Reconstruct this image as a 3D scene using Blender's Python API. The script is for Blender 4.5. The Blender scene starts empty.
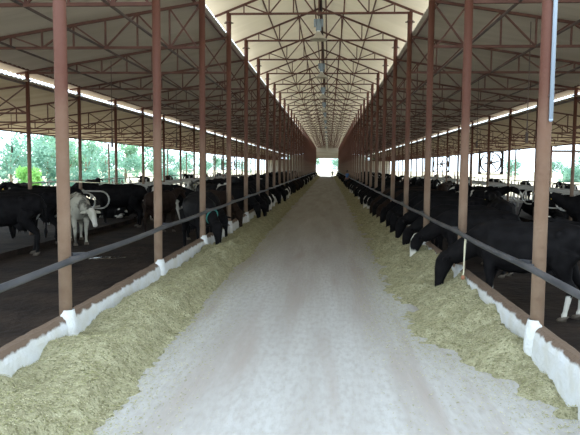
import bpy, bmesh, math, random
from mathutils import Vector, Matrix
random.seed(7)
C = bpy.context.scene
COL = C.collection

# ------------------------------------------------------------------ camera
F_PX, PITCH, YAW, ROLL, CAM_Z = 636.0, -0.0796, 0.0598, 0.0077, 2.0
cam_data = bpy.data.cameras.new('camera'); cam = bpy.data.objects.new('camera', cam_data); COL.objects.link(cam)
cam_data.sensor_width = 36.0; cam_data.lens = F_PX / 580 * 36.0
cam_data.clip_start = 0.05; cam_data.clip_end = 1500
fw = Vector((-math.sin(YAW)*math.cos(PITCH), math.cos(YAW)*math.cos(PITCH), math.sin(PITCH)))
r0 = Vector((math.cos(YAW), math.sin(YAW), 0)); u0 = r0.cross(fw)
rr = r0*math.cos(ROLL) + u0*math.sin(ROLL); uu = -r0*math.sin(ROLL) + u0*math.cos(ROLL)
M = Matrix((rr, uu, -fw)).transposed().to_4x4(); M.translation = (0, 0, CAM_Z)
cam.matrix_world = M
C.camera = cam

# ------------------------------------------------------------------ world, sun, exposure
world = bpy.data.worlds.new('world'); C.world = world; world.use_nodes = True
bg = world.node_tree.nodes['Background']
bg.inputs['Color'].default_value = (0.75, 0.89, 1.0, 1); bg.inputs['Strength'].default_value = 3.4
sun_d = bpy.data.lights.new('sun', 'SUN'); sun_d.energy = 7.0; sun_d.angle = math.radians(3); sun_d.color = (1.0, 0.95, 0.84)
sun = bpy.data.objects.new('sun', sun_d); COL.objects.link(sun)
sun.rotation_euler = (math.radians(-28), math.radians(-7), 0)
C.view_settings.view_transform = 'Standard'; C.view_settings.look = 'None'
C.view_settings.gamma = 1.0; C.view_settings.use_curve_mapping = False
C.view_settings.exposure = 0.0
C.cycles.use_denoising = True
C.cycles.max_bounces = 8; C.cycles.diffuse_bounces = 6
C.cycles.sample_clamp_indirect = 10

# ------------------------------------------------------------------ layout
S = 3.636; Y0 = 6.396
XL, XR, X2L, X2R, X3L, X3R = -2.723, 2.098, -8.317, 7.807, -13.7, 13.3
NB = 37                       # bays
YA, YB = 6.2, Y0 + S*36 + 1.5   # unseen roof front cut short to light the foreground; far end of barn
PEN = -0.10
def PY(n): return Y0 + S*n

# ------------------------------------------------------------------ materials
def mat(name, col, rough=0.8, metal=0.0, col2=None, scale=5.0, detail=4.0, stretch=(1,1,1), lo=0.35, hi=0.65, bump=0.0, bscale=None, coords='Object', spec=None):
    m = bpy.data.materials.new(name); m.use_nodes = True
    nt = m.node_tree; b = nt.nodes['Principled BSDF']
    b.inputs['Roughness'].default_value = rough; b.inputs['Metallic'].default_value = metal
    if spec is not None: b.inputs['Specular IOR Level'].default_value = spec
    b.inputs['Base Color'].default_value = (*col, 1)
    tc = nt.nodes.new('ShaderNodeTexCoord'); mp = nt.nodes.new('ShaderNodeMapping')
    mp.inputs['Scale'].default_value = stretch
    nt.links.new(tc.outputs[coords], mp.inputs['Vector'])
    if col2 is not None:
        n = nt.nodes.new('ShaderNodeTexNoise'); n.inputs['Scale'].default_value = scale; n.inputs['Detail'].default_value = detail
        nt.links.new(mp.outputs[0], n.inputs['Vector'])
        r = nt.nodes.new('ShaderNodeValToRGB'); r.color_ramp.elements[0].position = lo; r.color_ramp.elements[1].position = hi
        r.color_ramp.elements[0].color = (*col, 1); r.color_ramp.elements[1].color = (*col2, 1)
        nt.links.new(n.outputs['Fac'], r.inputs['Fac']); nt.links.new(r.outputs['Color'], b.inputs['Base Color'])
    if bump:
        n2 = nt.nodes.new('ShaderNodeTexNoise'); n2.inputs['Scale'].default_value = bscale or scale*4; n2.inputs['Detail'].default_value = 5
        nt.links.new(mp.outputs[0], n2.inputs['Vector'])
        bp = nt.nodes.new('ShaderNodeBump'); bp.inputs['Strength'].default_value = bump; bp.inputs['Distance'].default_value = 0.05
        nt.links.new(n2.outputs['Fac'], bp.inputs['Height']); nt.links.new(bp.outputs['Normal'], b.inputs['Normal'])
    return m

def mixin(m, col, noise_scale, lo, hi, stretch=(1,1,1), detail=3, zlo=None, zhi=None, nz=0.0, seed=0.0):
    """lay a second colour over a material where a noise (or a height with ragged edge) says so"""
    nt = m.node_tree; b = nt.nodes['Principled BSDF']; s = b.inputs['Base Color']
    mix = nt.nodes.new('ShaderNodeMix'); mix.data_type = 'RGBA'
    if s.is_linked: nt.links.new(s.links[0].from_socket, mix.inputs[6])
    else: mix.inputs[6].default_value = s.default_value[:]
    mix.inputs[7].default_value = (*col, 1)
    tc = nt.nodes.new('ShaderNodeTexCoord'); mp = nt.nodes.new('ShaderNodeMapping'); mp.inputs['Scale'].default_value = stretch
    mp.inputs['Location'].default_value = (seed, seed*1.7, seed*0.6)
    nt.links.new(tc.outputs['Object'], mp.inputs['Vector'])
    n = nt.nodes.new('ShaderNodeTexNoise'); n.inputs['Scale'].default_value = noise_scale; n.inputs['Detail'].default_value = detail
    nt.links.new(mp.outputs[0], n.inputs['Vector'])
    fac = n.outputs['Fac']
    if zlo is not None:
        sx = nt.nodes.new('ShaderNodeSeparateXYZ'); nt.links.new(tc.outputs['Object'], sx.inputs[0])
        a = nt.nodes.new('ShaderNodeMath'); a.operation = 'MULTIPLY_ADD'; a.inputs[1].default_value = nz
        nt.links.new(fac, a.inputs[0]); nt.links.new(sx.outputs['Z'], a.inputs[2])
        fac = a.outputs[0]; lo, hi = zlo + nz*0.5, zhi + nz*0.5
    mr = nt.nodes.new('ShaderNodeMapRange'); mr.inputs['From Min'].default_value = lo; mr.inputs['From Max'].default_value = hi
    nt.links.new(fac, mr.inputs['Value']); nt.links.new(mr.outputs[0], mix.inputs[0])
    nt.links.new(mix.outputs[2], s)
    return m

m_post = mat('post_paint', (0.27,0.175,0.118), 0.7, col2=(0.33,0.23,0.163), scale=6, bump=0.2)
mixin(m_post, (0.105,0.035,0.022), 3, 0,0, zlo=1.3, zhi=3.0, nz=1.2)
m_steel_red = mat('red_oxide_steel', (0.09,0.036,0.030), 0.75, col2=(0.13,0.058,0.045), scale=4)
m_steel_dark = mat('dark_steel', (0.06,0.045,0.042), 0.7, col2=(0.11,0.07,0.06), scale=4)
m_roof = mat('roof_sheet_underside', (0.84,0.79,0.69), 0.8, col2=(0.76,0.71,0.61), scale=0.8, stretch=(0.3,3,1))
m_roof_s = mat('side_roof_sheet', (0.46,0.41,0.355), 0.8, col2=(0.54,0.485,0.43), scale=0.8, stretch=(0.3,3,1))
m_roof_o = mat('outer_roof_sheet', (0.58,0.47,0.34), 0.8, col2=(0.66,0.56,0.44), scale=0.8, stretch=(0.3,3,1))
m_road = mat('aisle_concrete', (0.33,0.305,0.285), 0.75, col2=(0.46,0.455,0.45), scale=1.3, stretch=(1.6,0.12,1), lo=0.3, hi=0.7, bump=0.25, bscale=18, detail=6, spec=0.25)
mixin(m_road, (0.325,0.285,0.26), 1.6, 0.5, 0.7, detail=6, stretch=(1.6,0.16,1))
mixin(m_road, (0.31,0.29,0.265), 16, 0.42, 0.85, detail=9, stretch=(1.2,0.4,1))
mixin(m_road, (0.34,0.33,0.25), 60, 0.62, 0.72, detail=3, stretch=(1,0.5,1))
m_pen = mat('pen_muck', (0.014,0.009,0.007), 0.9, col2=(0.036,0.024,0.018), scale=1.5, bump=0.6, bscale=7, detail=7, spec=0.2)
m_ground = mat('outside_ground', (0.52,0.46,0.36), 0.9, col2=(0.42,0.40,0.27), scale=0.12, detail=6)
m_curb = mat('whitewashed_curb', (0.64,0.66,0.68), 0.8, col2=(0.58,0.58,0.55), scale=5, bump=0.4, bscale=20, detail=8)
mixin(m_curb, (0.135,0.09,0.062), 7, 0,0, zlo=0.375, zhi=0.40, nz=0.10, detail=6, stretch=(1,1,1))
m_plaster = mat('white_plaster', (0.68,0.70,0.71), 0.8, col2=(0.62,0.62,0.60), scale=14, bump=0.4)
m_rail = mat('rail_pipe', (0.045,0.048,0.058), 0.45, 0.3, col2=(0.10,0.10,0.11), scale=5, stretch=(1,0.4,1))
m_hay = mat('chopped_forage', (0.28,0.26,0.155), 0.95, col2=(0.44,0.415,0.27), scale=9, detail=8, bump=1.0, bscale=40, spec=0.1)
mixin(m_hay, (0.19,0.18,0.10), 30, 0.52, 0.64, detail=5)
mixin(m_hay, (0.58,0.55,0.37), 55, 0.60, 0.70, detail=4, seed=4)
m_bits = mat('straw_bits', (0.34,0.32,0.19), 0.9, col2=(0.55,0.51,0.35), scale=30, spec=0.1)
m_bits_d = mat('green_bits', (0.22,0.23,0.10), 0.9, col2=(0.36,0.34,0.17), scale=30, spec=0.1)
m_galv = mat('galvanised_pipe', (0.55,0.55,0.52), 0.45, 0.3, col2=(0.42,0.40,0.36), scale=3)
m_conduit = mat('white_conduit', (0.36,0.45,0.58), 0.4)
m_lampbell = mat('lamp_reflector', (0.50,0.46,0.38), 0.5, col2=(0.42,0.38,0.31), scale=4)  # shade on the underside of the bell is put into this darker colour
m_lampbody = mat('lamp_ballast', (0.22,0.27,0.31), 0.4, 0.3)
m_white = mat('lamp_white', (0.82,0.84,0.84), 0.5)
m_black = mat('black_rubber', (0.02,0.02,0.022), 0.5)
m_rope = mat('pale_rope', (0.62,0.58,0.42), 0.9)
m_teal = mat('teal_cloth', (0.06,0.30,0.26), 0.8)
m_blue = mat('blue_cloth', (0.05,0.14,0.38), 0.85, col2=(0.08,0.2,0.45), scale=4)
m_skin = mat('brown_skin', (0.20,0.10,0.06), 0.6)
m_trouser = mat('dark_trousers', (0.03,0.03,0.04), 0.85)
m_shirt = mat('pale_shirt', (0.30,0.36,0.38), 0.85)
m_hair = mat('black_hair', (0.01,0.008,0.007), 0.6)
m_endwall = mat('end_wall_sheet', (0.48,0.44,0.36), 0.8, col2=(0.34,0.31,0.26), scale=2, stretch=(0.1,1,6))
m_bark = mat('tree_bark', (0.20,0.15,0.10), 0.9, col2=(0.33,0.27,0.2), scale=5, bump=0.5)
def translucent(m, f, col):
    nt = m.node_tree; out = nt.nodes['Material Output']; b = nt.nodes['Principled BSDF']
    tr = nt.nodes.new('ShaderNodeBsdfTranslucent'); tr.inputs['Color'].default_value = (*col, 1); mx = nt.nodes.new('ShaderNodeMixShader')
    mx.inputs[0].default_value = f
    nt.links.new(b.outputs[0], mx.inputs[1]); nt.links.new(tr.outputs[0], mx.inputs[2]); nt.links.new(mx.outputs[0], out.inputs['Surface'])
translucent(m_roof, 0.19, (0.9,0.86,0.75))
def leafmat(name, c, c2):
    m = mat(name, c, 0.6, col2=c2, scale=0.6)
    b = m.node_tree.nodes['Principled BSDF']
    out = m.node_tree.nodes['Material Output']
    tr = m.node_tree.nodes.new('ShaderNodeBsdfTranslucent'); mx = m.node_tree.nodes.new('ShaderNodeMixShader')
    m.node_tree.links.new(b.inputs['Base Color'].links[0].from_socket, tr.inputs['Color'])
    mx.inputs[0].default_value = 0.45
    m.node_tree.links.new(b.outputs[0], mx.inputs[1]); m.node_tree.links.new(tr.outputs[0], mx.inputs[2]); m.node_tree.links.new(mx.outputs[0], out.inputs['Surface'])
    return m
m_leaf = [leafmat('foliage_haze_tint', (0.12,0.27,0.20), (0.30,0.52,0.42)),  # cyan haze of the distance is put into this bluish leaf colour
          leafmat('foliage_green', (0.12,0.26,0.16), (0.28,0.50,0.34)),
          leafmat('foliage_bright', (0.20,0.48,0.12), (0.38,0.68,0.24))]

def cowmat(name, base, patch, scale, lo, hi, seed, belly=None):
    m = mat(name, base, 0.7, col2=tuple(c*1.6+0.002 for c in base), scale=7, spec=0.06)
    if patch is not None:
        mixin(m, patch, scale, lo, hi, detail=2, seed=seed)
    return m
BLK = (0.0055,0.005,0.0055)
WHT = (0.62,0.60,0.54)
m_cow = {
 'black':   cowmat('black_hide', BLK, None, 0,0,0,0),
 'spotted': cowmat('black_hide_few_white_spots', BLK, WHT, 1.5, 0.60, 0.615, 3.1),
 'patched': cowmat('black_and_white_hide', BLK, WHT, 1.3, 0.53, 0.545, 8.4),
 'pale':    cowmat('mottled_grey_white_hide', (0.07,0.065,0.055), (0.50,0.48,0.40), 4.0, 0.36, 0.52, 5.3),
 'brown':   cowmat('dark_brown_hide', (0.018,0.011,0.008), None, 0,0,0,0)}
m_cow['whiteleg'] = cowmat('black_hide_white_legs', BLK, None, 0,0,0,0)
m_cow['blaze'] = cowmat('black_hide_white_face', BLK, None, 0,0,0,0)
def blaze(m, attr='face'):
    nt = m.node_tree; b = nt.nodes['Principled BSDF']; s = b.inputs['Base Color']
    mix = nt.nodes.new('ShaderNodeMix'); mix.data_type = 'RGBA'
    nt.links.new(s.links[0].from_socket, mix.inputs[6]); mix.inputs[7].default_value = (*WHT, 1)
    at = nt.nodes.new('ShaderNodeAttribute'); at.attribute_name = attr
    nt.links.new(at.outputs['Fac'], mix.inputs[0]); nt.links.new(mix.outputs[2], s)
for k in ('blaze', 'patched', 'pale'): blaze(m_cow[k])
blaze(m_cow['whiteleg'], 'sock')
m_hoof = mat('hoof_horn', (0.10,0.08,0.06), 0.6)
m_eye = mat('dark_eye', (0.005,0.004,0.004), 0.15)
m_tag = mat('yellow_ear_tag', (0.75,0.55,0.08), 0.5)

# ------------------------------------------------------------------ helpers
def tag(o, label=None, cat=None, group=None, kind=None):
    if label: o['label'] = label
    if cat: o['category'] = cat
    if group: o['group'] = group
    if kind: o['kind'] = kind
    return o
def link(name, me, parent=None, loc=None):
    o = bpy.data.objects.new(name, me); COL.objects.link(o)
    if parent: o.parent = parent
    if loc is not None: o.location = loc
    return o
def empty(name, loc=(0,0,0), rz=0):
    o = bpy.data.objects.new(name, None); COL.objects.link(o); o.location = loc; o.rotation_euler[2] = rz
    o.empty_display_size = 0.2
    return o
def copy_tree(o, parent=None):
    c = o.copy(); COL.objects.link(c)
    for k in ('label','category','group'):
        if parent is None and k in c: pass
    if parent: c.parent = parent
    for ch in o.children: copy_tree(ch, c)
    return c
class MB:
    def __init__(s): s.bm = bmesh.new()
    def box(s, cx, cy, cz, sx, sy, sz, rot=None):
        m = Matrix.Translation((cx,cy,cz))
        if rot is not None: m = m @ rot.to_4x4()
        m = m @ Matrix.Diagonal((sx,sy,sz,1))
        bmesh.ops.create_cube(s.bm, size=1, matrix=m); return s
    def bar(s, a, b, w, h=None):
        a = Vector(a); b = Vector(b); h = h or w; d = b-a
        q = d.to_track_quat('X','Z'); m = Matrix.Translation((a+b)/2) @ q.to_matrix().to_4x4() @ Matrix.Diagonal((d.length, w, h, 1))
        bmesh.ops.create_cube(s.bm, size=1, matrix=m); return s
    def cyl(s, a, b, r1, r2=None, n=12, caps=True):
        a = Vector(a); b = Vector(b); d = b-a; r2 = r1 if r2 is None else r2
        m = Matrix.Translation((a+b)/2) @ d.to_track_quat('Z','Y').to_matrix().to_4x4()
        bmesh.ops.create_cone(s.bm, cap_ends=caps, segments=n, radius1=r1, radius2=r2, depth=d.length, matrix=m); return s
    def ball(s, c, r, sc=(1,1,1), rot=None, n=12):
        m = Matrix.Translation(c)
        if rot is not None: m = m @ rot.to_4x4()
        m = m @ Matrix.Diagonal((*[r*k for k in sc],1))
        bmesh.ops.create_uvsphere(s.bm, u_segments=n, v_segments=max(6,n*2//3), radius=1, matrix=m); return s
    def tube(s, pts, r, n=8):
        pts = [Vector(p) for p in pts]; rs = r if isinstance(r,(list,tuple)) else [r]*len(pts)
        rings = []; prev = None
        for i,p in enumerate(pts):
            t = (pts[min(i+1,len(pts)-1)] - pts[max(i-1,0)]).normalized()
            ref = Vector((0,0,1)) if abs(t.z) < 0.95 else Vector((0,1,0))
            if prev is None: x = t.cross(ref).normalized()
            else: x = (prev - t*prev.dot(t)).normalized()
            prev = x; y = t.cross(x)
            rings.append([s.bm.verts.new(p + (x*math.cos(2*math.pi*k/n) + y*math.sin(2*math.pi*k/n))*rs[i]) for k in range(n)])
        for a,b in zip(rings, rings[1:]):
            for k in range(n): s.bm.faces.new((a[k],a[(k+1)%n],b[(k+1)%n],b[k]))
        s.bm.faces.new(rings[0][::-1]); s.bm.faces.new(rings[-1]); return s
    def loft(s, secs, n=16):
        """secs: (center, half width, half height, tangent); closed body of elliptical sections"""
        rings = []
        for c, w, h, t in secs:
            t = Vector(t).normalized(); c = Vector(c)
            side = Vector((0,0,1)).cross(t)
            if side.length < 0.2: side = Vector((0,1,0))
            side.normalize(); up = t.cross(side)
            rings.append([s.bm.verts.new(c + side*w*math.cos(2*math.pi*k/n) + up*h*math.sin(2*math.pi*k/n)) for k in range(n)])
        for a,b in zip(rings, rings[1:]):
            for k in range(n): s.bm.faces.new((a[k],a[(k+1)%n],b[(k+1)%n],b[k]))
        s.bm.faces.new(rings[0][::-1]); s.bm.faces.new(rings[-1]); return s
    def lathe(s, prof, c=(0,0,0), n=24):
        rings = [[s.bm.verts.new((c[0]+r*math.cos(2*math.pi*k/n), c[1]+r*math.sin(2*math.pi*k/n), c[2]+z)) for k in range(n)] for r,z in prof]
        for a,b in zip(rings, rings[1:]):
            for k in range(n): s.bm.faces.new((a[k],a[(k+1)%n],b[(k+1)%n],b[k]))
        return s
    def mesh(s, name, m, smooth=False):
        bmesh.ops.recalc_face_normals(s.bm, faces=s.bm.faces)
        me = bpy.data.meshes.new(name); s.bm.to_mesh(me); s.bm.free()
        if m: me.materials.append(m)
        if smooth: me.polygons.foreach_set('use_smooth', [True]*len(me.polygons))
        return me
    def obj(s, name, m, parent=None, loc=None, smooth=False): return link(name, s.mesh(name, m, smooth), parent, loc)
ORD = ['first','second','third','fourth','fifth','sixth','seventh','eighth','ninth','tenth','eleventh','twelfth','thirteenth','fourteenth','fifteenth','sixteenth','seventeenth','eighteenth','nineteenth']
TENS = ['','','twenty','thirty','forty','fifty','sixty','seventy','eighty','ninety']
def nth(i):
    i += 1
    if i < 20: return ORD[i-1]
    if i % 10 == 0: return TENS[i//10][:-1] + 'ieth'
    return TENS[i//10] + '-' + ORD[i%10-1]

# ------------------------------------------------------------------ ground, floors
def slab(name, x0, x1, y0, y1, ztop, t, m, cuts=0):
    b = MB(); b.box((x0+x1)/2, (y0+y1)/2, ztop-t/2, x1-x0, y1-y0, t)
    return tag(b.obj(name, m), kind='structure')
slab('floor_aisle', XL-0.02, XR+0.02, -8, YB+10, 0.0, 0.3, m_road)
slab('floor_pen_left', X3L-0.5, XL-0.02, 0, YB, PEN, 0.2, m_pen)
slab('floor_pen_right', XR+0.02, X3R+0.5, 0, YB, PEN, 0.2, m_pen)
b = MB(); b.box(0, 60, -0.38, 700, 700, 0.1); tag(b.obj('ground', m_ground), kind='structure')
# sunlit soil banks to the level of the pens outside the barn
slab('ground_yard_left', -120, X3L-0.5, -40, 260, -0.12, 0.2, m_ground)
slab('ground_yard_right', X3R+0.5, 120, -40, 260, -0.12, 0.2, m_ground)
slab('ground_yard_far', X3L-0.5, X3R+0.5, YB+10, 260, -0.02, 0.3, m_ground)

# ------------------------------------------------------------------ roofs (corrugated sheets)
def roof(name, xa, za, xb, zb, m, y0=YA, y1=YB):
    bm = bmesh.new(); step = 0.06; n = int((y1-y0)/step); prev = None
    for i in range(n+1):
        y = y0 + i*step; dz = 0.018*math.sin(i*step*2*math.pi/0.24)
        cur = [bm.verts.new((xa,y,za+dz)), bm.verts.new((xb,y,zb+dz)), bm.verts.new((xb,y,zb+dz+0.012)), bm.verts.new((xa,y,za+dz+0.012))]
        if prev:
            for k in range(4): bm.faces.new((prev[k],prev[(k+1)%4],cur[(k+1)%4],cur[k]))
        else: bm.faces.new(cur)
        prev = cur
    bm.faces.new(prev[::-1])
    bmesh.ops.recalc_face_normals(bm, faces=bm.faces)
    me = bpy.data.meshes.new(name); bm.to_mesh(me); bm.free(); me.materials.append(m)
    return tag(link(name, me), kind='structure')
XM = (XL+XR)/2
Z_CH = 6.07                      # bottom chord of the middle trusses
Z_APEX = Z_CH + 1.03
sl = (Z_APEX - (Z_CH+0.08)) / (XM-XL)
ext = 0.42
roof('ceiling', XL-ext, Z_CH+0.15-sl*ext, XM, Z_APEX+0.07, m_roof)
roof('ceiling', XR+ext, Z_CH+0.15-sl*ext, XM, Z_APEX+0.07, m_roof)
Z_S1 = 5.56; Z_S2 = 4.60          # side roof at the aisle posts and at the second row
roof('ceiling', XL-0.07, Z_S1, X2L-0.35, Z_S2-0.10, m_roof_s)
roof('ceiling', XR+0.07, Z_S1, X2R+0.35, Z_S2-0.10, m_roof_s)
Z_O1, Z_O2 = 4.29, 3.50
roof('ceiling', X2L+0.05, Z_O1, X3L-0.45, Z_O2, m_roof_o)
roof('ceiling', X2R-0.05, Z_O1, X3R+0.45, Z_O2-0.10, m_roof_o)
# ends of the barn
def wallbox(name, x0, x1, z0, z1, y, m=m_endwall):
    b = MB(); b.box((x0+x1)/2, y, (z0+z1)/2, x1-x0, 0.08, z1-z0); tag(b.obj(name, m), kind='structure')
bm = bmesh.new()
gp = [(XL,3.85),(XR,3.85),(XR,Z_CH+0.1),(XM,Z_APEX+0.05),(XL,Z_CH+0.1)]
fa = [bm.verts.new((x,YB+0.05,z)) for x,z in gp]; fb = [bm.verts.new((x,YB+0.13,z)) for x,z in gp]
bm.faces.new(fa); bm.faces.new(fb[::-1])
for q in range(5): bm.faces.new((fa[q],fa[(q+1)%5],fb[(q+1)%5],fb[q]))
bmesh.ops.recalc_face_normals(bm, faces=bm.faces)
me = bpy.data.meshes.new('wall_far'); bm.to_mesh(me); bm.free(); me.materials.append(m_endwall); tag(link('wall_far', me), kind='structure')
wallbox('wall_added_left', X3L, XL, PEN, 3.6, YB+0.1)  # end walls of both pens, added to darken the far end
wallbox('wall_added_right', XR, X3R, PEN, 3.4, YB+0.1)
wallbox('wall_added_left_upper', X2L, XL, 3.6, 4.6, YB+0.1)
wallbox('wall_added_right_upper', XR, X2R, 3.4, 4.6, YB+0.1)

# ------------------------------------------------------------------ feed curbs
def curb(name, xo, s, label):
    # xo: post line; s=+1 aisle lies towards +x
    bm = bmesh.new(); prev = None; rnd = random.Random(3 if s > 0 else 4)
    y = 0.0
    while y < YB:
        j = lambda a: rnd.uniform(-a, a)
        prof = [(-0.11, PEN-0.05), (-0.10+j(.005), 0.41+j(.006)), (-0.06+j(.006), 0.437+j(.006)), (0.0+j(.006), 0.43+j(.006)), (0.035+j(.004), 0.40+j(.005)), (0.055+j(.003), 0.33), (0.085, -0.02)]
        cur = [bm.verts.new((xo+s*px, y, pz)) for px,pz in prof]
        if prev:
            for k in range(len(prof)): bm.faces.new((prev[k],prev[(k+1)%len(prof)],cur[(k+1)%len(prof)],cur[k]))
        else: bm.faces.new(cur)
        prev = cur; y += 0.12 if y < 25 else 0.6
    bm.faces.new(prev[::-1]); bmesh.ops.recalc_face_normals(bm, faces=bm.faces)
    me = bpy.data.meshes.new(name); bm.to_mesh(me); bm.free(); me.materials.append(m_curb)
    return tag(link(name, me), label, 'curb')
curb('feed_curb', XL, 1, 'long whitewashed feed curb with worn brown top along the left of the aisle')
curb('feed_curb', XR, -1, 'long whitewashed feed curb with worn brown top along the right of the aisle')

# ------------------------------------------------------------------ posts
def post_mesh(r, z0, z1):
    b = MB(); b.cyl((0,0,z0), (0,0,z1), r, r, 20); return b.mesh('post', m_post, True)
def autos(me):
    pass
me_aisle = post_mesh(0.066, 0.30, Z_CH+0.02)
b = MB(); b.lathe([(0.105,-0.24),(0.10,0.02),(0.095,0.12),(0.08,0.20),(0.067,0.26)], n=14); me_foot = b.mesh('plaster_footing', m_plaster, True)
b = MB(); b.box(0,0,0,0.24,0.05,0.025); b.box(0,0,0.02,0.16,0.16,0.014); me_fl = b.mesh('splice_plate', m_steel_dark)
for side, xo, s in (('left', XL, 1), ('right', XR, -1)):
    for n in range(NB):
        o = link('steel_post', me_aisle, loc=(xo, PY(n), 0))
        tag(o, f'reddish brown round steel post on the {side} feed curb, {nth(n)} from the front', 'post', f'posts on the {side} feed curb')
        if n < 12:
            link('plaster_footing', me_foot, o, (s*0.02, 0, 0.24))['label'] = 'white painted plaster footing'
        link('splice_plate', me_fl, o, (0,0,5.83))
        if side == 'right' and n == 0: post_r1 = o
me_p2 = post_mesh(0.055, PEN, Z_S2-0.02)
me_p3 = post_mesh(0.05, PEN, Z_O2-0.16)
for n in range(NB):
    for side, xo in (('left', X2L), ('right', X2R)):
        if n < 2: continue
        o = link('steel_post', me_p2, loc=(xo, PY(n), 0))
        tag(o, f'dark thin post in the {side} pen under the roof step, {nth(n-2)} in its row', 'post', f'inner posts of the {side} pen')
        link('splice_plate', me_fl, o, (0,0,4.32))
    if n % 2 == 1:
        for side, xo in (('left', X3L), ('right', X3R)):
            if n < 3: continue
            o = link('steel_post', me_p3, loc=(xo, PY(n), 0))
            tag(o, f'slim post at the open {side} edge of the barn, {nth((n-3)//2)} in its row', 'post', f'outer edge posts on the {side}')

# conduit clipped to the near right post
b = MB(); b.cyl((0,0,2.47),(0,0,5.95),0.02,0.02,10); b.ball((0,0,2.47),0.021)
cd = tag(b.obj('conduit_pipe', m_conduit, loc=(XR+0.03, Y0-0.086, 0), smooth=True), 'pale blue white conduit pipe fixed to the front of the near right post', 'pipe')
for z in (2.7,3.6,4.5,5.4):
    b = MB(); b.box(0,0.02,z,0.06,0.045,0.02); b.obj('pipe_clip', m_steel_dark, cd)

# ------------------------------------------------------------------ feed rails
def rail(xo, s, label):
    xr = xo + s*0.125
    pts = []
    y = 0.8
    while y < YB-0.5:
        t = ((y-Y0) / S) % 1.0
        pts.append((xr, y, 1.035 - 0.02*math.sin(math.pi*t))); y += 0.6 if y < 40 else 3.0
    b = MB(); b.tube(pts, 0.034, 10)
    o = tag(b.obj('feed_rail', m_rail, smooth=True), label, 'rail')
    for n in range(14):
        b = MB(); b.bar((xo+s*0.04, PY(n)+0.05, 1.06), (xr-s*0.01, PY(n)+0.30, 1.035), 0.07, 0.05); b.box(xo+s*0.07, PY(n), 1.035, 0.07, 0.06, 0.04)
        b.obj('rail_bracket', m_rail, o)
    return o
rail(XL, 1, 'long grey pipe rail bolted across the posts on the left of the aisle')
rail(XR, -1, 'long grey pipe rail bolted across the posts on the right of the aisle')

# ------------------------------------------------------------------ trusses
def truss(name, top, bot, webs, y, near, label, cat_group, w=0.055, lower=None, mat_=None):
    """top/bot: polylines [(x,z)...]; webs: [((x,z),(x,z))...]"""
    mm = mat_ or m_steel_red
    def members(b, pl, ww):
        for (xa,za),(xb,zb) in zip(pl, pl[1:]): b.bar((xa,0,za),(xb,0,zb), ww, ww)
    return members
def build_truss_set(top, bot, webs, detailed, w):
    """returns a root object with its parts, built about y=0"""
    root = empty('roof_truss')
    def poly(pl, name):
        b = MB()
        for (xa,za),(xb,zb) in zip(pl, pl[1:]): b.bar((xa,0,za),(xb,0,zb), w, w)
        return b.obj(name, m_steel_red, root)
    if detailed:
        poly(top, 'top_chord'); poly(bot, 'bottom_chord')
        for (a, c) in webs:
            b = MB(); b.bar((a[0],0,a[1]),(c[0],0,c[1]), w*0.62, w*0.62); b.obj('web_bar', m_steel_red, root)
    return root
def whole_truss_mesh(top, bot, webs, w):
    b = MB()
    for pl in (top, bot):
        for (xa,za),(xb,zb) in zip(pl, pl[1:]): b.bar((xa,0,za),(xb,0,zb), w, w)
    for a,c in webs: b.bar((a[0],0,a[1]),(c[0],0,c[1]), w*0.62, w*0.62)
    return b.mesh('roof_truss', m_steel_red)
# middle truss
def mid_def():
    hw = XM-XL; zt = lambda x: Z_CH+0.08 + sl*(hw-abs(x-XM))
    top = [(XL-0.38, zt(XL-0.38)), (XM, Z_APEX), (XR+0.38, zt(XR+0.38))]
    bot = [(XL-0.03, Z_CH), (XR+0.03, Z_CH)]
    xs = [XL + hw*k for k in (0.17, 0.45, 0.72)]
    webs = []
    for sgn in (-1, 1):
        g = lambda x: XM + sgn*(XM-x) if sgn == 1 else x
        X = [XM - sgn*(-1)*0 + (-(XM-x) if sgn < 0 else (XM-x)) for x in xs]
        for x in X: webs.append(((x, Z_CH), (x, zt(x))))
        e = XL if sgn < 0 else XR
        webs.append(((X[1], Z_CH), (X[0], zt(X[0]))))
        webs.append(((X[1], Z_CH), (X[2], zt(X[2]))))
        webs.append(((XM + sgn*0.10, Z_CH), (X[2], zt(X[2]))))
        webs.append(((e, Z_CH), (e, zt(e))))
    webs.append(((XM, Z_CH), (XM, Z_APEX)))
    return top, bot, webs
def side_def(xa, xb, za, zb, zc, nseg=8):
    """mono pitch truss: high end xa, tip at xb; bottom chord at zc"""
    d = xb-xa; zt = lambda x: za + (zb-za)*(x-xa)/d
    sg = 1 if d > 0 else -1
    top = [(xa, zt(xa)), (xb+sg*0.3, zt(xb+sg*0.3))]; bot = [(xa, zc), (xb, zc)]
    xs = [xa + d*k/nseg for k in range(nseg+1)]; webs = []
    for i,x in enumerate(xs[1:-1]): webs.append(((x, zc), (x, zt(x))))
    for i in range(nseg-1):
        if i % 2 == 0: webs.append(((xs[i], zt(xs[i])), (xs[i+1], zc)))
        else: webs.append(((xs[i], zc), (xs[i+1], zt(xs[i+1]))))
    webs.append(((xs[0]+d*0.02, zc), (xs[1], zt(xs[1]))))
    return top, bot, webs
defs = {
 'middle': (mid_def(), 0.052, 'over the aisle'),
 'left': (side_def(XL, X2L, Z_S1-0.10, Z_S2-0.06, Z_S2-0.08), 0.055, 'under the left inner roof'),
 'right': (side_def(XR, X2R, Z_S1-0.10, Z_S2-0.06, Z_S2-0.08), 0.055, 'under the right inner roof'),
 'oleft': (side_def(X2L, X3L, Z_O1-0.10, Z_O2-0.06, Z_O2-0.08, 5), 0.05, 'under the left outer roof'),
 'oright': (side_def(X2R, X3R, Z_O1-0.10, Z_O2-0.14, Z_O2-0.16, 5), 0.05, 'under the right outer roof')}
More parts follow.
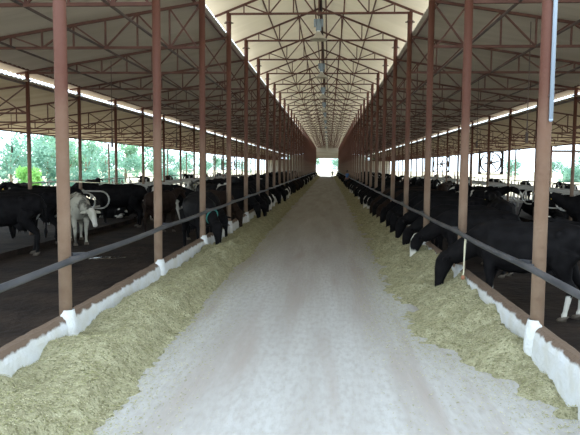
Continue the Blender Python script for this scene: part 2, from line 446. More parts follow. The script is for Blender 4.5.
for key, (df, w, where) in defs.items():
    first = 3 if key == 'middle' else 1
    proto = build_truss_set(*df, True, w); far = whole_truss_mesh(*df, w); used = False
    idx = 0
    for n in range(first, NB):
        if key[0] == 'o' and n < 3: continue
        if n < first + 9:
            if not used: o = proto; used = True
            else: o = copy_tree(proto)
            o.location = (0, PY(n), 0)
        else:
            o = link('roof_truss', far, loc=(0, PY(n), 0))
        tag(o, f'red brown steel roof truss {where}, {nth(idx)} from the front', 'roof truss', f'trusses {where}')
        idx += 1

# longitudinal members
def runner(name, x, z, r, m, label, cat, y0=YA+0.2, y1=YB-0.2, group=None, box=False):
    b = MB()
    if box: b.box(x, (y0+y1)/2, z, r*2, y1-y0, r*2)
    else: b.cyl((x,y0,z),(x,y1,z), r, r, 8)
    return tag(b.obj(name, m), label, cat, group)
for x, nm in ((XM,'dark ridge beam down the middle of the aisle roof'),):
    b = MB(); b.box(x, (YA+YB)/2, Z_APEX-0.03, 0.10, YB-YA-0.3, 0.12); tag(b.obj('ridge_beam', m_steel_dark), nm, 'beam')
runner('ridge_tube', XM-0.17, Z_APEX-0.14, 0.022, m_steel_red, 'thin tube running just left of the ridge beam', 'tube')
runner('ridge_tube', XM+0.17, Z_APEX-0.14, 0.022, m_steel_red, 'thin tube running just right of the ridge beam', 'tube')
for k, f in enumerate((0.36, 0.70)):
    for sd, xe in (('left', XL), ('right', XR)):
        x = xe + (XM-xe)*f; z = Z_CH+0.12 + sl*abs(x-xe)
        runner('purlin', x, z, 0.018, m_steel_red, f'slim purlin under the {sd} slope of the aisle roof, {nth(k)} up from its eave', 'purlin', group='aisle roof purlins', box=True)
for k, off in enumerate((0.75, 2.15, 4.1)):
    for sd, xe, s in (('left', XL, -1), ('right', XR, 1)):
        runner('tie_bar', xe+s*off, Z_S2-0.08, 0.026, m_steel_dark, f'dark lengthwise tie bar on the {sd} inner trusses, {nth(k)} out from the aisle', 'tie bar', group='lengthwise tie bars')
for k, f in enumerate((0.03, 0.98)):
    for sd, xa, xb in (('left', XL, X2L), ('right', XR, X2R)):
        x = xa + (xb-xa)*f; z = Z_S1-0.05 + (Z_S2-Z_S1)*f
        runner('purlin', x, z, 0.022, m_steel_red, f'purlin under the {sd} inner roof, {nth(k)} out from the aisle', 'purlin', group='inner roof purlins', box=True)
for k, f in enumerate((0.01, 1.0)):
    for sd, xa, xb, ze in (('left', X2L, X3L, Z_O2), ('right', X2R, X3R, Z_O2-0.1)):
        x = xa + (xb-xa)*f; z = Z_O1-0.055 + (ze-Z_O1)*f
        runner('purlin', x, z, 0.03 if k in (0,1) else 0.022, m_steel_dark if k == 0 else m_steel_red, f'purlin under the {sd} outer roof, {nth(k)} out from the aisle', 'purlin', group='outer roof purlins', box=True)

# ------------------------------------------------------------------ lamps over the aisle
def make_lamp():
    root = empty('high_bay_lamp')
    b = MB(); b.cyl((0,0,-0.02),(0,0,0.02),0.05,0.05,12); b.cyl((0,0,-0.12),(0,0,1.0),0.012,0.012,8); b.obj('hanger', m_steel_dark, root, smooth=False)
    b = MB(); b.cyl((0,0,-0.42),(0,0,-0.12),0.075,0.065,16); b.box(-0.1,0,-0.22,0.05,0.08,0.2); b.box(0.1,0,-0.22,0.05,0.08,0.2); b.obj('ballast', m_lampbody, root)
    b = MB(); b.cyl((0,0,-0.50),(0,0,-0.40),0.05,0.04,12); b.obj('socket_highlight', m_white, root)  # white stands in for light seen through gaps above the bell
    b = MB(); b.lathe([(0.055,-0.45),(0.085,-0.50),(0.13,-0.56),(0.19,-0.61),(0.24,-0.645),(0.245,-0.66),(0.235,-0.655),(0.185,-0.62),(0.12,-0.57),(0.075,-0.51),(0.045,-0.46)], n=28); b.obj('reflector', m_lampbell, root, smooth=True)
    b = MB(); b.ball((0,0,-0.56),0.045,(1,1,1.3)); b.obj('bulb', m_white, root, smooth=True)
    return root
lp = make_lamp(); i = 0
for n in range(3, NB, 2):
    o = lp if i == 0 else copy_tree(lp)
    o.location = (XM, PY(n), Z_CH-0.03)
    tag(o, f'bell shaped high bay lamp hanging over the aisle, {nth(i)} from the front', 'lamp', 'high bay lamps over the aisle'); i += 1

# ------------------------------------------------------------------ hanging pipes, wire
def hang(x, y, z0, label):
    o = empty('hanging_pipe', (x,y,z0))
    top = (Z_S1-0.06 + (Z_S2-Z_S1)*(abs(x)-2.7)/5.6) if abs(x) < 8.2 else Z_O1-0.05-(abs(x)-8.2)*0.13
    b = MB(); b.cyl((0,0,0.1),(0,0,top-z0+0.06),0.011,0.011,8); b.obj('rod', m_steel_dark, o)
    b = MB(); b.cyl((0,0,-0.02),(0,0,0.22),0.032,0.03,10); b.obj('switch_box', m_steel_dark, o)
    tag(o, label, 'pipe', 'pipes hanging from the pen roofs')
hang(-6.2, 18.0, 2.54, 'thin pipe with a thick end hanging in the left pen beside a post')
hang(-7.9, 18.9, 2.38, 'thin pipe hanging far left beyond the near left post')
hang(-11.5, 22.6, 2.45, 'thin pipe hanging at the left edge of the view')
hang(-5.9, 24.5, 2.7, 'thin pipe hanging deeper in the left pen')
hang(4.35, 14.4, 2.58, 'thin pipe hanging left of the near right post')
hang(5.0, 22, 2.7, 'thin pipe hanging deeper in the right pen')
b = MB()
pts = []
A = Vector((XL, Y0+0.07, 1.83)); B = Vector((X2L, PY(6), 1.45))
for i in range(13):
    t = i/12; p = A.lerp(B, t); p.z -= 0.10*math.sin(math.pi*t); pts.append(p)
b.tube(pts, 0.007, 6); tag(b.obj('rope', m_rope, smooth=True), 'pale thin rope stretched from the near left post into the left pen', 'rope')

# rope hanging from the right rail
b = MB()
b.tube([(1.98,9.25,1.03),(1.97,9.24,0.85),(1.965,9.22,0.68),(1.96,9.2,0.52),(1.95,9.2,0.44)],0.010,6)
b.tube([(2.0,9.3,1.03),(1.985,9.27,0.83),(1.97,9.23,0.66),(1.955,9.2,0.5)],0.010,6)
ro = tag(b.obj('hanging_rope', m_rope, smooth=True), 'pale doubled rope hanging from the right rail beside the nearest feeding cow', 'rope')
b = MB(); b.ball((1.95,9.2,0.43),0.03,(1,1,1.2)); b.obj('knot', mat('rusty_ring',(0.3,0.13,0.07)), ro, smooth=True)

# ------------------------------------------------------------------ free stalls
def make_divider():
    root = empty('stall_divider')
    b = MB(); b.cyl((0,0,0),(0,0,1.3),0.035,0.035,10); b.obj('upright', m_galv, root, smooth=True)
    pts = [(0.0,0,1.10),(0.6,0,1.12),(1.2,0,1.12),(1.75,0,1.12)]
    for k in range(1,9):
        a = math.pi/2 - math.pi*k/8; pts.append((1.75+0.28*math.cos(a),0,0.84+0.28*math.sin(a)))
    pts += [(1.3,0,0.56),(0.9,0,0.5),(0.5,0,0.42),(0.0,0,0.36)]
    b = MB(); b.tube(pts, 0.026, 8); b.obj('loop', m_galv, root, smooth=True)
    return root
dv = make_divider(); k = 0
for sd, s, xbase in (('left', 1, -9.15), ('right', -1, 9.7)):
    kk = 0
    y = 15.3 if sd == 'left' else 13.2
    while y < 62:
        o = dv if k == 0 else copy_tree(dv)
        o.location = (xbase, y, PEN+0.14); o.rotation_euler[2] = 0 if s > 0 else math.pi
        tag(o, f'galvanised looped stall divider in the {sd} pen, {nth(kk)} from the front', 'stall divider', f'stall dividers of the {sd} pen')
        k += 1; kk += 1; y += 1.25
    b = MB(); b.cyl((xbase+s*0.55, 12, PEN+1.31),(xbase+s*0.55, 64, PEN+1.31),0.03,0.03,8)
    tag(b.obj('neck_rail', m_galv, smooth=True), f'long pale neck rail lying on the {sd} stall dividers', 'rail')
    b = MB(); b.box(xbase+s*0.9, 38, PEN+0.07, 2.1, 50, 0.14)
    tag(b.obj('stall_platform', m_pen), f'low earthen platform under the {sd} stall dividers', 'platform')
# upper pipe fence behind the right stalls
def pipe_fence(x, y0, y1, label, zs=(0.5,0.9,1.3), m=m_galv):
    root = empty('pipe_fence', (x, y0, PEN))
    for z in zs:
        b = MB(); b.cyl((0,0,z),(0,y1-y0,z),0.03,0.03,8); b.obj('fence_rail', m, root, smooth=True)
    y = 0
    while y <= y1-y0+0.01:
        b = MB(); b.cyl((0,y,0),(0,y,zs[-1]+0.1),0.035,0.035,8); b.obj('fence_post', m, root, smooth=True); y += 3.0
    tag(root, label, 'fence')
pipe_fence(12.6, 14, 74, 'pale pipe fence along the open right edge of the barn')
pipe_fence(-13.0, 14, 74, 'pale pipe fence along the open left edge of the barn')

b = MB(); b.lathe([(0.0,0.004),(0.22,0.004),(0.30,0.003),(0.33,0.0)], n=24)
o = tag(b.obj('puddle', mat('dirty_water',(0.10,0.09,0.08),0.08), loc=(-5.0,14.1,PEN+0.002)), 'small shiny puddle on the dark floor of the left pen', 'puddle'); o.scale = (1.3,0.55,1); o.rotation_euler[2] = 0.5
# ------------------------------------------------------------------ fans
def make_fan(r):
    root = empty('box_fan')
    b = MB(); R = r*1.12
    for sx,sz,wx,wz in ((0,1,2*R+.06,.06),(0,-1,2*R+.06,.06),(1,0,.06,2*R),(-1,0,.06,2*R)): b.box(sx*R,0,sz*R,wx,0.30,wz)
    for sx in (-1,1):
        for sz in (-1,1): b.box(sx*R*0.9,0,sz*R*0.9,0.2*r,0.02,0.2*r)
    b.obj('frame', m_steel_dark, root)
    b = MB()
    for k in range(28):
        a0 = 2*math.pi*k/28; a1 = 2*math.pi*(k+1)/28
        b.bar((r*math.cos(a0),0,r*math.sin(a0)),(r*math.cos(a1),0,r*math.sin(a1)),0.28,0.025)
    b.obj('shroud', m_steel_dark, root)
    b = MB(); b.cyl((0,-0.12,0),(0,0.1,0),0.15*r,0.15*r,16); hub = b.obj('hub', m_steel_dark, root, smooth=False)
    for k in range(6):
        a = 2*math.pi*k/6+0.2
        b = MB(); rot = Matrix.Rotation(-a, 3, 'Y') @ Matrix.Rotation(0.5, 3, 'X')
        b.box(0.5*r*math.cos(a),0,0.5*r*math.sin(a),0.7*r,0.015,0.11*r, rot); b.obj('blade', m_rail, hub)
    b = MB(); b.bar((-r,0.12,0),(r,0.12,0),0.03); b.bar((0,0.12,-r),(0,0.12,r),0.03); b.obj('brace', m_steel_dark, root)
    for sx in (-1,1):
        b = MB(); b.cyl((sx*R,0,R),(sx*R,0,R+1.2),0.015,0.015,6); b.obj('hanger', m_steel_dark, root)
    return root
fan = make_fan(0.58); fi = 0
for (x, y, z, l) in ((9.3, 37.3, 2.32, 'large square framed fan hanging over the right stalls, nearest one'), (9.3, 53.5, 2.32, 'square framed fan hanging over the right stalls, farther one'), (-9.8, 62, 2.3, 'square framed fan hanging over the left stalls')):
    o = fan if fi == 0 else copy_tree(fan); o.location = (x,y,z); tag(o, l, 'fan', 'fans over the stalls'); fi += 1

# beam seen beyond the right eaves
root = empty('shed_beam', (0, 45, 0))
b = MB(); b.box(24, 0, 3.2, 19, 0.16, 0.16); b.obj('beam', m_steel_dark, root)
for x in (14.8, 19.2, 24, 29, 33.2):
    b = MB(); b.cyl((x,0,-0.15),(x,0,3.2),0.05,0.05,8); b.obj('beam_post', m_steel_dark, root)
tag(root, 'dark level beam on posts outside the right edge of the barn', 'beam')

# ------------------------------------------------------------------ forage along the curbs
from mathutils import noise as nz
def fh(side, x, y):
    """height of the forage at a point"""
    if side > 0:   # right
        face = XR-0.08; edge = 0.95 + 0.16*nz.noise((y*0.5, 3, 0)) + 0.42*max(0, 7.3-y)
        base = 0.10 + 0.26*min(1, max(0, (y-5.2)/3.2))
        base *= 1.0 + 0.35*nz.noise((y*0.75, 9.1, 2))
        contact = base*(0.55 if y < 9 else 0.9)
    else:
        face = XL+0.08; edge = -1.72 + 0.16*nz.noise((y*0.45, 7, 5)); base = 0.27*(1.0 + 0.25*nz.noise((y*0.7, 1.1, 7))); contact = base*0.82
        if y > 14: base *= 0.75; contact *= 0.7
    if abs(face-edge) < 0.15 or (side > 0 and edge > face): return -0.02
    t = (x-edge)/(face-edge)
    if t <= 0: return -0.02
    t = min(t, 1)
    if side > 0: h = base*t**1.25*(1.05 if y > 9 else 0.8)
    elif t < 0.62: h = base*math.sin(t/0.62*math.pi/2)**1.1
    else: h = base + (contact-base)*((t-0.62)/0.38)
    lump = (0.17 if side > 0 else 0.12)*nz.noise((x*1.9, y*1.6, side*4)) + 0.05*nz.noise((x*3.6, y*3.2, side*9)) + 0.04*nz.noise((x*6, y*6, side*2)) + 0.022*nz.noise((x*15, y*15, 1))
    thin = max(0, 1-t*3.2)
    return h*(1-0.6*thin) + lump*min(1, t*3.0) + thin*(0.055*nz.noise((x*11, y*11, 5))-0.022) + 0.004
def forage(side, label):
    root_bm = bmesh.new()
    x0, x1 = (0.70, XR-0.06) if side > 0 else (XL+0.06, -1.45)
    ys = []; y = 1.5
    while y < YB-1:
        ys.append(y); y += 0.035 if y < 12 else (0.07 if y < 25 else 0.35)
    nx = 36; prev = None
    for y in ys:
        cur = [root_bm.verts.new((x0+(x1-x0)*i/nx, y, fh(side, x0+(x1-x0)*i/nx, y))) for i in range(nx+1)]
        if prev:
            for i in range(nx): root_bm.faces.new((prev[i],prev[i+1],cur[i+1],cur[i]))
        prev = cur
    bmesh.ops.recalc_face_normals(root_bm, faces=root_bm.faces)
    me = bpy.data.meshes.new('forage'); root_bm.to_mesh(me); root_bm.free(); me.materials.append(m_hay)
    me.polygons.foreach_set('use_smooth', [True]*len(me.polygons))
    o = tag(link('forage', me), label, 'forage', kind='stuff')
    rnd = random.Random(11+side)
    for nm, mm, cnt in (('stalks', m_bits, 24000), ('green_stalks', m_bits_d, 20000)):
        vs = []; fs = []
        for i in range(cnt):
            y = 3.2 + (rnd.random()**1.6)*22
            u = rnd.random()
            x = (x0 - 0.25 + (x1-x0+0.25)*u) if side > 0 else (x1 + 0.35 - (x1-x0+0.35)*u)
            z = max(fh(side, x, y), 0.0)+0.006
            if z < 0.01:
                e = 0.95 + 0.42*max(0, 7.3-y) if side > 0 else -1.72
                if rnd.random() > 0.85*math.exp(-abs(x-e)/0.26) + 0.05: continue
            L = rnd.uniform(0.008, 0.026); w = rnd.uniform(0.0014, 0.0034); a = rnd.uniform(0, math.pi); tl = rnd.uniform(-0.5, 0.5)
            d = Vector((math.cos(a)*math.cos(tl), math.sin(a)*math.cos(tl), math.sin(tl)))*L/2; p = Vector((-math.sin(a), math.cos(a), 0))*w; up = Vector((0,0,w*1.3))
            c = Vector((x,y,z+abs(d.z))); k = len(vs)
            vs += [c-d-p, c+d-p, c+d+p, c-d+p, c+up]
            fs += [(k,k+1,k+4),(k+1,k+2,k+4),(k+2,k+3,k+4),(k+3,k,k+4),(k,k+3,k+2,k+1)]
        me = bpy.data.meshes.new(nm); me.from_pydata([tuple(v) for v in vs], [], fs); me.materials.append(mm)
        tag(link(nm, me, o), kind='stuff')
forage(1, 'heaped yellow green chopped forage along the right curb of the aisle')
forage(-1, 'yellow green chopped forage banked against the left curb of the aisle')

# ------------------------------------------------------------------ cows
def cow_mesh(pose, name):
    b = MB()
    lying = pose == 'lie'
    dz = -0.70 if lying else 0.0
    torso = [(-0.93,1.14,.05,.07),(-0.88,1.12,.15,.19),(-0.74,1.11,.235,.26),(-0.55,1.07,.275,.31),(-0.3,1.01,.315,.355),(0.0,.985,.335,.37),(0.27,.99,.305,.365),(0.47,1.02,.25,.34),(0.62,1.06,.19,.27),(0.72,1.08,.13,.20)]
    ts = []
    for i,(x,z,w,h) in enumerate(torso): ts.append(((x,0,z+dz), w, h, (1,0,0)))
    b.loft(ts, 18)
    # spine ridge, hook bones
    b.tube([(-0.8,0,1.30+dz),(-0.5,0,1.34+dz),(0,0,1.325+dz),(0.4,0,1.345+dz),(0.62,0,1.29+dz)],[.05,.07,.06,.07,.05],10)
    for s in (-1,1):
        b.ball((-0.52,s*0.20,1.24+dz),0.075); b.ball((-0.86,s*0.10,1.20+dz),0.055)
        b.ball((0.42,s*0.15,1.02+dz),0.19,(0.8,0.6,1.35))
    if pose == 'feed':
        neck = [(.55,0,1.10,.16,.25),(.70,0,1.03,.135,.215),(.84,0,.94,.115,.185),(.97,0,.85,.105,.165),(1.08,0,.79,.105,.15)]
        head = [(1.09,0,.83,.09,.08),(1.15,0,.77,.12,.13),(1.20,0,.67,.12,.14),(1.24,0,.54,.09,.115),(1.265,0,.41,.068,.08),(1.275,0,.32,.075,.07),(1.28,0,.27,.07,.06),(1.28,0,.235,.045,.04)]
        poll = Vector((1.11,0,.80)); hd = Vector((.20,0,-.6)).normalized()
    elif pose == 'low':
        neck = [(.55,0,1.12,.15,.24),(.72,.02,1.10,.125,.205),(.92,.06,1.06,.105,.17),(1.10,.11,1.01,.095,.145),(1.22,.15,.98,.095,.125)]
        head = [(1.24,.16,.99,.085,.08),(1.32,.18,.95,.105,.125),(1.42,.20,.87,.10,.12),(1.53,.22,.77,.075,.095),(1.61,.23,.68,.06,.072),(1.66,.235,.62,.066,.062),(1.68,.24,.59,.055,.05)]
        poll = Vector((1.26,.165,.97)); hd = Vector((.42,.07,-.4)).normalized()
    elif pose == 'turn':
        neck = [(.55,0,1.12,.15,.24),(.72,.04,1.18,.125,.20),(.88,.12,1.25,.105,.165),(1.01,.22,1.31,.095,.14),(1.08,.30,1.34,.095,.12)]
        head = [(1.08,.32,1.36,.085,.08),(1.11,.39,1.34,.105,.12),(1.14,.49,1.29,.10,.12),(1.16,.61,1.21,.075,.095),(1.17,.70,1.14,.06,.072),(1.175,.76,1.09,.066,.062),(1.18,.78,1.07,.055,.05)]
        poll = Vector((1.09,.34,1.35)); hd = Vector((.1,.45,-.27)).normalized()
    else:
        neck = [(.55,0,1.12,.15,.24),(.72,0,1.17,.125,.20),(.90,0,1.25,.105,.165),(1.05,0,1.33,.095,.14),(1.15,0,1.37,.095,.12)]
        head = [(1.16,0,1.40,.085,.08),(1.24,0,1.37,.105,.125),(1.34,0,1.31,.10,.12),(1.46,0,1.23,.075,.095),(1.55,0,1.15,.06,.072),(1.61,0,1.10,.066,.062),(1.63,0,1.08,.055,.05)]
        poll = Vector((1.18,0,1.38)); hd = Vector((.42,0,-.27)).normalized()
    def path(secs, f=1.0):
        out = []
        P = [Vector((x,y,z+dz)) for x,y,z,w,h in secs]
        for i,(x,y,z,w,h) in enumerate(secs):
            t = P[min(i+1,len(P)-1)] - P[max(i-1,0)]
            out.append((P[i], w, h, t))
        return out
    b.loft(path(neck), 16); b.loft(path(head), 16)
    poll = poll + Vector((0,0,dz))
    side = Vector((0,0,1)).cross(hd).normalized(); upv = hd.cross(side)
    # ears
    for s in (-1,1):
        base = poll + side*s*0.10 + hd*0.015
        tip = base + side*s*0.17 - Vector((0,0,0.045))
        d = tip-base; q = d.to_track_quat('X','Z').to_matrix()
        b.ball((base+tip)/2, 1, (0.115,0.022 if pose!='feed' else 0.05,0.05 if pose!='feed' else 0.024), q, 12)
    # brow bumps
    for s in (-1,1): b.ball(poll + hd*0.13 + side*s*0.085 + upv*0.05, 0.035)
    hooves = []
    if not lying:
        jit = {'feed':(.10,-.06,-.05,.10),'stand':(.02,-.10,.12,-.04),'low':(.14,-.03,.05,-.10),'turn':(-.02,.08,-.08,.10)}[pose]
        for s,j in ((-1,jit[0]),(1,jit[1])):
            P = [(.46,s*.16,.92),(.45,s*.165,.70),(.465+j*.5,s*.15,.40),(.465+j*.6,s*.15,.34),(.46+j,s*.15,.14),(.485+j,s*.15,.07),(.50+j,s*.15,.05)]
            b.tube(P,[.12,.085,.05,.047,.034,.044,.04],10); hooves.append((.505+j,s*.15))
        for s,j in ((-1,jit[2]),(1,jit[3])):
            P = [(-.62,s*.15,1.0),(-.56,s*.18,.78),(-.68+j*.5,s*.165,.58),(-.77+j*.6,s*.16,.49),(-.76+j*.8,s*.16,.42),(-.73+j,s*.155,.14),(-.71+j,s*.155,.07),(-.695+j,s*.155,.05)]
            b.tube(P,[.20,.155,.082,.062,.05,.036,.045,.04],10); hooves.append((-.69+j,s*.155))
        b.ball((-.46,0,.66),.15,(1.1,.85,.85))
        for sx in (-.40,-.53):
            for s in (-1,1): b.cyl((sx,s*.06,.48),(sx,s*.055,.58),.016,.022,6)
        b.tube([(-.90,0,1.20),(-.97,0,1.10),(-.985,.01,.85),(-.975,.02,.62),(-.97,.02,.52),(-.965,.02,.36)],[.04,.032,.024,.024,.045,.018],8)
    else:
        for s in (-1,1):
            b.tube([(.42,s*.2,.30),(.62,s*.24,.12),(.72,s*.24,.06),(.50,s*.26,.05),(.36,s*.26,.05)],[.12,.08,.055,.045,.045],10)
            b.tube([(-.6,s*.22,.34),(-.30,s*.36,.20),(-.25,s*.38,.10),(-.52,s*.40,.07),(-.30,s*.42,.05),(-.16,s*.42,.05)],[.2,.13,.08,.055,.045,.045],10)
        b.tube([(-.90,0,.48),(-.98,.03,.30),(-1.0,.1,.12),(-.98,.25,.05),(-.95,.36,.04)],[.04,.03,.025,.025,.03],8)
        b.ball((0,0,.27),1,(.7,.36,.26),None,16)
    me0 = b.mesh(name+'_raw', None)
    ob = link('tmp', me0)
    r = ob.modifiers.new('r','REMESH'); r.mode = 'VOXEL'; r.voxel_size = 0.021
    sm = ob.modifiers.new('s','SMOOTH'); sm.factor = 0.5; sm.iterations = 3
    dc = ob.modifiers.new('d','DECIMATE'); dc.ratio = 0.42
    bpy.context.view_layer.update()
    dg = bpy.context.evaluated_depsgraph_get()
    me = bpy.data.meshes.new_from_object(ob.evaluated_get(dg)); me.name = name
    bpy.data.objects.remove(ob); bpy.data.meshes.remove(me0)
    me.polygons.foreach_set('use_smooth', [True]*len(me.polygons))
    # face attribute: blaze down the front of the head
    at = me.attributes.new('face','FLOAT','POINT')
    for v in me.vertices:
        d = v.co - poll; a = d.dot(hd); sd = d.dot(side); u = d.dot(upv)
        on = -0.02 < a < 0.75 and abs(sd) < 0.045+0.02*math.sin(a*20) and u > 0.0 and abs(d.dot(side)) < 0.2
        if 0.36 < a < 0.55 and abs(sd) < 0.12: on = True
        at.data[v.index].value = 1.0 if on else 0.0
    so = me.attributes.new('sock','FLOAT','POINT')
    for v in me.vertices: so.data[v.index].value = 1.0 if (v.co.z < 0.40 + 0.04*math.sin(v.co.y*60) and v.co.x < 0.95 and not lying) else 0.0
    if len(me.materials) == 0: me.materials.append(None)
    return me, poll, hd, side, upv, hooves
cow_kinds = {}
for p in ('feed','stand','low','turn','lie'): cow_kinds[p] = cow_mesh(p, 'cow_'+p)
bm_ = MB(); bm_.ball((0,0,0),0.018,n=10); me_eye = bm_.mesh('eye', m_eye, True)
bm_ = MB(); bm_.loft([((-0.05,0,0.075),.045,.045,(0,0,-1)),((-0.0,0,0.04),.055,.06,(0,0,-1)),((0.012,0,0.0),.06,.07,(0,0,-1))],12); me_hoof = bm_.mesh('hoof', m_hoof, True)
bm_ = MB(); bm_.box(0,0,0,0.012,0.05,0.06); bm_.cyl((-0.01,0,0.025),(0.012,0,0.025),0.008,0.008,8); me_tag = bm_.mesh('ear_tag', m_tag)
def cow(pose, hide, x, y, rz, label, group, detail=False, z=PEN, sc=1.0, tagged=False, collar=None):
    me, poll, hd, side, upv, hooves = cow_kinds[pose]
    o = link('cow', me, loc=(x,y,z)); o.rotation_euler[2] = rz; o.scale = (sc,sc,sc)
    o.material_slots[0].link = 'OBJECT'; o.material_slots[0].material = m_cow[hide]
    tag(o, label, 'cow', group)
    if detail:
        for s in (-1,1):
            link('eye', me_eye, o, poll + hd*0.15 + side*s*0.098 + upv*0.035)
        for hx,hy in hooves: link('hoof', me_hoof, o, (hx,hy,0.0))
        if tagged: link('ear_tag', me_tag, o, poll + side*0.19 + Vector((0.012,0,-0.07)))['label'] = 'yellow ear tag'
        if collar:
            b = MB()
            c = Vector((.84,0,.94)) if pose == 'feed' else Vector((.88,0,1.24))
            d = Vector((.15,0,-.11)) if pose == 'feed' else Vector((.16,0,.085)); d.normalize(); up2 = d.cross(Vector((0,1,0)))
            pts = [c + Vector((0,1,0))*0.125*math.cos(2*math.pi*k/20) + up2*0.20*math.sin(2*math.pi*k/20) for k in range(21)]
            b.tube(pts, 0.017, 6); b.obj('collar', collar, o)
    return o
HN = {'black':'black','spotted':'black cow with few white spots','patched':'black and white','pale':'grey white','brown':'dark brown','whiteleg':'black, white legged','blaze':'black, white faced'}
rd = random.Random(21)
def hide_pick():
    return rd.choices(['black','spotted','patched','blaze','brown','whiteleg'], [8,3,1.2,2,1.5,1])[0]
def adj(h): return {'black':'black','spotted':'white spotted black','patched':'black and white','pale':'mottled grey white','brown':'dark brown','whiteleg':'white legged black','blaze':'white faced black'}[h]
# right feeding row: muzzle position (x,y) + direction, placed so that the muzzle comes to the forage
def feeder(side, hy, ang, hide, i, detail, hx=None, tagged=False, collar=None, sc=1.0, lab=None):
    # facing direction angle: right side cows face -x, left side cows face +x
    a = (math.pi if side > 0 else 0) + ang
    hx = hx if hx is not None else (1.72 if side > 0 else -2.30)
    x = hx - 1.28*sc*math.cos(a); y = hy - 1.28*sc*math.sin(a)
    sd = 'right' if side > 0 else 'left'
    lab = lab or f'{adj(hide)} cow feeding over the {sd} curb, {nth(i)} from the front'
    return cow('feed', hide, x, y, a, lab, f'cows feeding along the {sd} curb', detail, tagged=tagged, sc=sc, collar=collar)
feeder(1, 9.85, -0.50, 'whiteleg', 0, True, 1.72, sc=0.97, lab='nearest black cow on the right feeding with head over the curb, white lower legs')
feeder(1, 12.9, -0.25, 'blaze', 1, True, 1.72, sc=0.92)
feeder(1, 14.4, -0.1, 'black', 2, True, 1.74, sc=0.92)
ys = [16.1, 17.6, 18.9, 20.2, 21.5]
y = 22.9
while y < YB-3: ys.append(y); y += rd.uniform(1.15, 1.5)
for i, y in enumerate(ys): feeder(1, y, -0.12+0.14*math.sin(i*0.8), 'black' if i < 2 else hide_pick(), i+3, y < 26, rd.uniform(1.6,1.78))
feeder(-1, 14.1, -1.05, 'black', 0, True, -2.45, collar=m_teal, lab='black cow with teal collar feeding at the left curb, nearest on that side')
feeder(-1, 16.3, -0.95, 'black', 1, True, -2.66)
feeder(-1, 18.9, -0.85, 'brown', 2, True, -2.62, sc=0.96)
feeder(-1, 21.6, -0.8, 'black', 3, True, -2.36)
ys = [23.3, 25.0, 26.7, 28.4, 30.2]
y = 31.8
while y < YB-3: ys.append(y); y += rd.uniform(1.35, 1.8)
for i, y in enumerate(ys): feeder(-1, y, -0.5+0.16*math.sin(i*0.9), 'blaze' if i in (2,3) else hide_pick(), i+4, y < 28, rd.uniform(-2.45,-2.25))
# loose cows in the pens
R = math.radians
loose = [
 ('stand','black', -8.0, 16.55, R(180), 1.05, 'big black cow standing broadside in the stalls at the left edge of the view'),
 ('low','black', -7.6, 14.3, R(190), 1.05, 'black cow cut off by the left edge of the view'),
 ('low','pale', -6.75, 16.8, R(-62), 0.97, 'mottled grey white calf with lowered head beside the near left post'),
 ('stand','black', -8.0, 17.8, R(176), 1.08, 'black cow in the next stall behind the big black cow on the left'),
 ('stand','black', -7.2, 21.4, R(182), 1.05, 'black cow standing broadside in the left pen, right of the grey white calf'),
 ('low','patched', -6.0, 23.6, R(-20), 1.0, 'black and white cow with lowered head beyond the second left post'),
 ('turn','spotted', -5.0, 26.0, R(-60), 1.0, 'white spotted black cow turning its head beyond the second left post'),
 ('stand','brown', -5.2, 19.6, R(75), 0.95, 'dark brown cow walking away near the third left post'),
 ('stand','pale', -5.9, 28.6, R(-95), 1.0, 'grey white cow facing the camera between the second and third left posts'),
 ('stand','whiteleg', 4.25, 7.7, R(8), 0.9, 'black cow with white lower legs standing at the right edge behind the post'),
 ('stand','patched', 4.95, 11.3, R(172), 0.86, 'black and white cow standing behind the nearest feeding cow on the right'),
 ('stand','black', 4.05, 15.3, R(84), 1.0, 'black cow seen from behind between the first and second right posts'),
 ('stand','black', 7.2, 17.6, R(175), 1.0, 'black cow standing broadside near the right stalls, partly behind the post'),
 ('turn','spotted', 5.4, 22.6, R(110), 1.0, 'white spotted black cow turning its head in the right pen'),
]
for p,h,x,y,a,c_,l in loose: cow(p,h,x,y,a,l,'cows loose in the pens', True, tagged=(p=='stand'), sc=c_)
taken = [(x,y) for _,_,x,y,_,_,_ in loose]
cnt = {'left':0,'right':0}
for sd in ('left','right'):
    ysn = []
    tries = 0
    while len(ysn) < 34 and tries < 4000:
        tries += 1
        y = 25 + rd.random()**1.2*84; x = rd.uniform(-6.5,-6.0) if sd == 'left' else rd.uniform(5.4,6.6)
        if any((x-a)**2 + (y-c)**2 < 6.0 for a,c in taken): continue
        taken.append((x,y)); ysn.append((y,x))
    for i,(y,x) in enumerate(sorted(ysn)):
        h = hide_pick(); p = rd.choice(['stand','stand','low','turn'])
        cow(p, h, x, y, R(90)+rd.uniform(-.45,.45)+(math.pi if rd.random()<.5 else 0), f'{adj(h)} cow loose farther down the {sd} pen, {nth(i)} among them', f'cows standing in the {sd} pen', False)
    # lying in stalls
    y = 23.0 ; j = 0
    while y < 60:
        if rd.random() < 0.5:
            h = hide_pick(); xx = -8.1 if sd == 'left' else 8.8; y0_ = 15.3 if sd == 'left' else 13.2
            cow('lie', h, xx, y0_+1.25*(round((y-y0_)/1.25)+0.5), math.pi if sd == 'left' else 0, f'{adj(h)} cow lying between the {sd} stall dividers, {nth(j)} from the front', f'cows lying in the {sd} stalls', False, z=PEN+0.14); j += 1
        y += 2.5
    # beyond the stalls
    yb = 24; j = 0
    while yb < 80:
        h = hide_pick(); xx = (rd.uniform(-12.0,-11.6)) if sd == 'left' else rd.uniform(11.3,11.6)
        cow(rd.choice(['stand','low']), h, xx, yb, R(90)+rd.uniform(-.2,.2)+(math.pi if rd.random()<.5 else 0), f'{adj(h)} cow standing behind the {sd} stalls, {nth(j)} from the front', f'cows behind the {sd} stalls', False); j += 1
        yb += rd.uniform(5, 10)

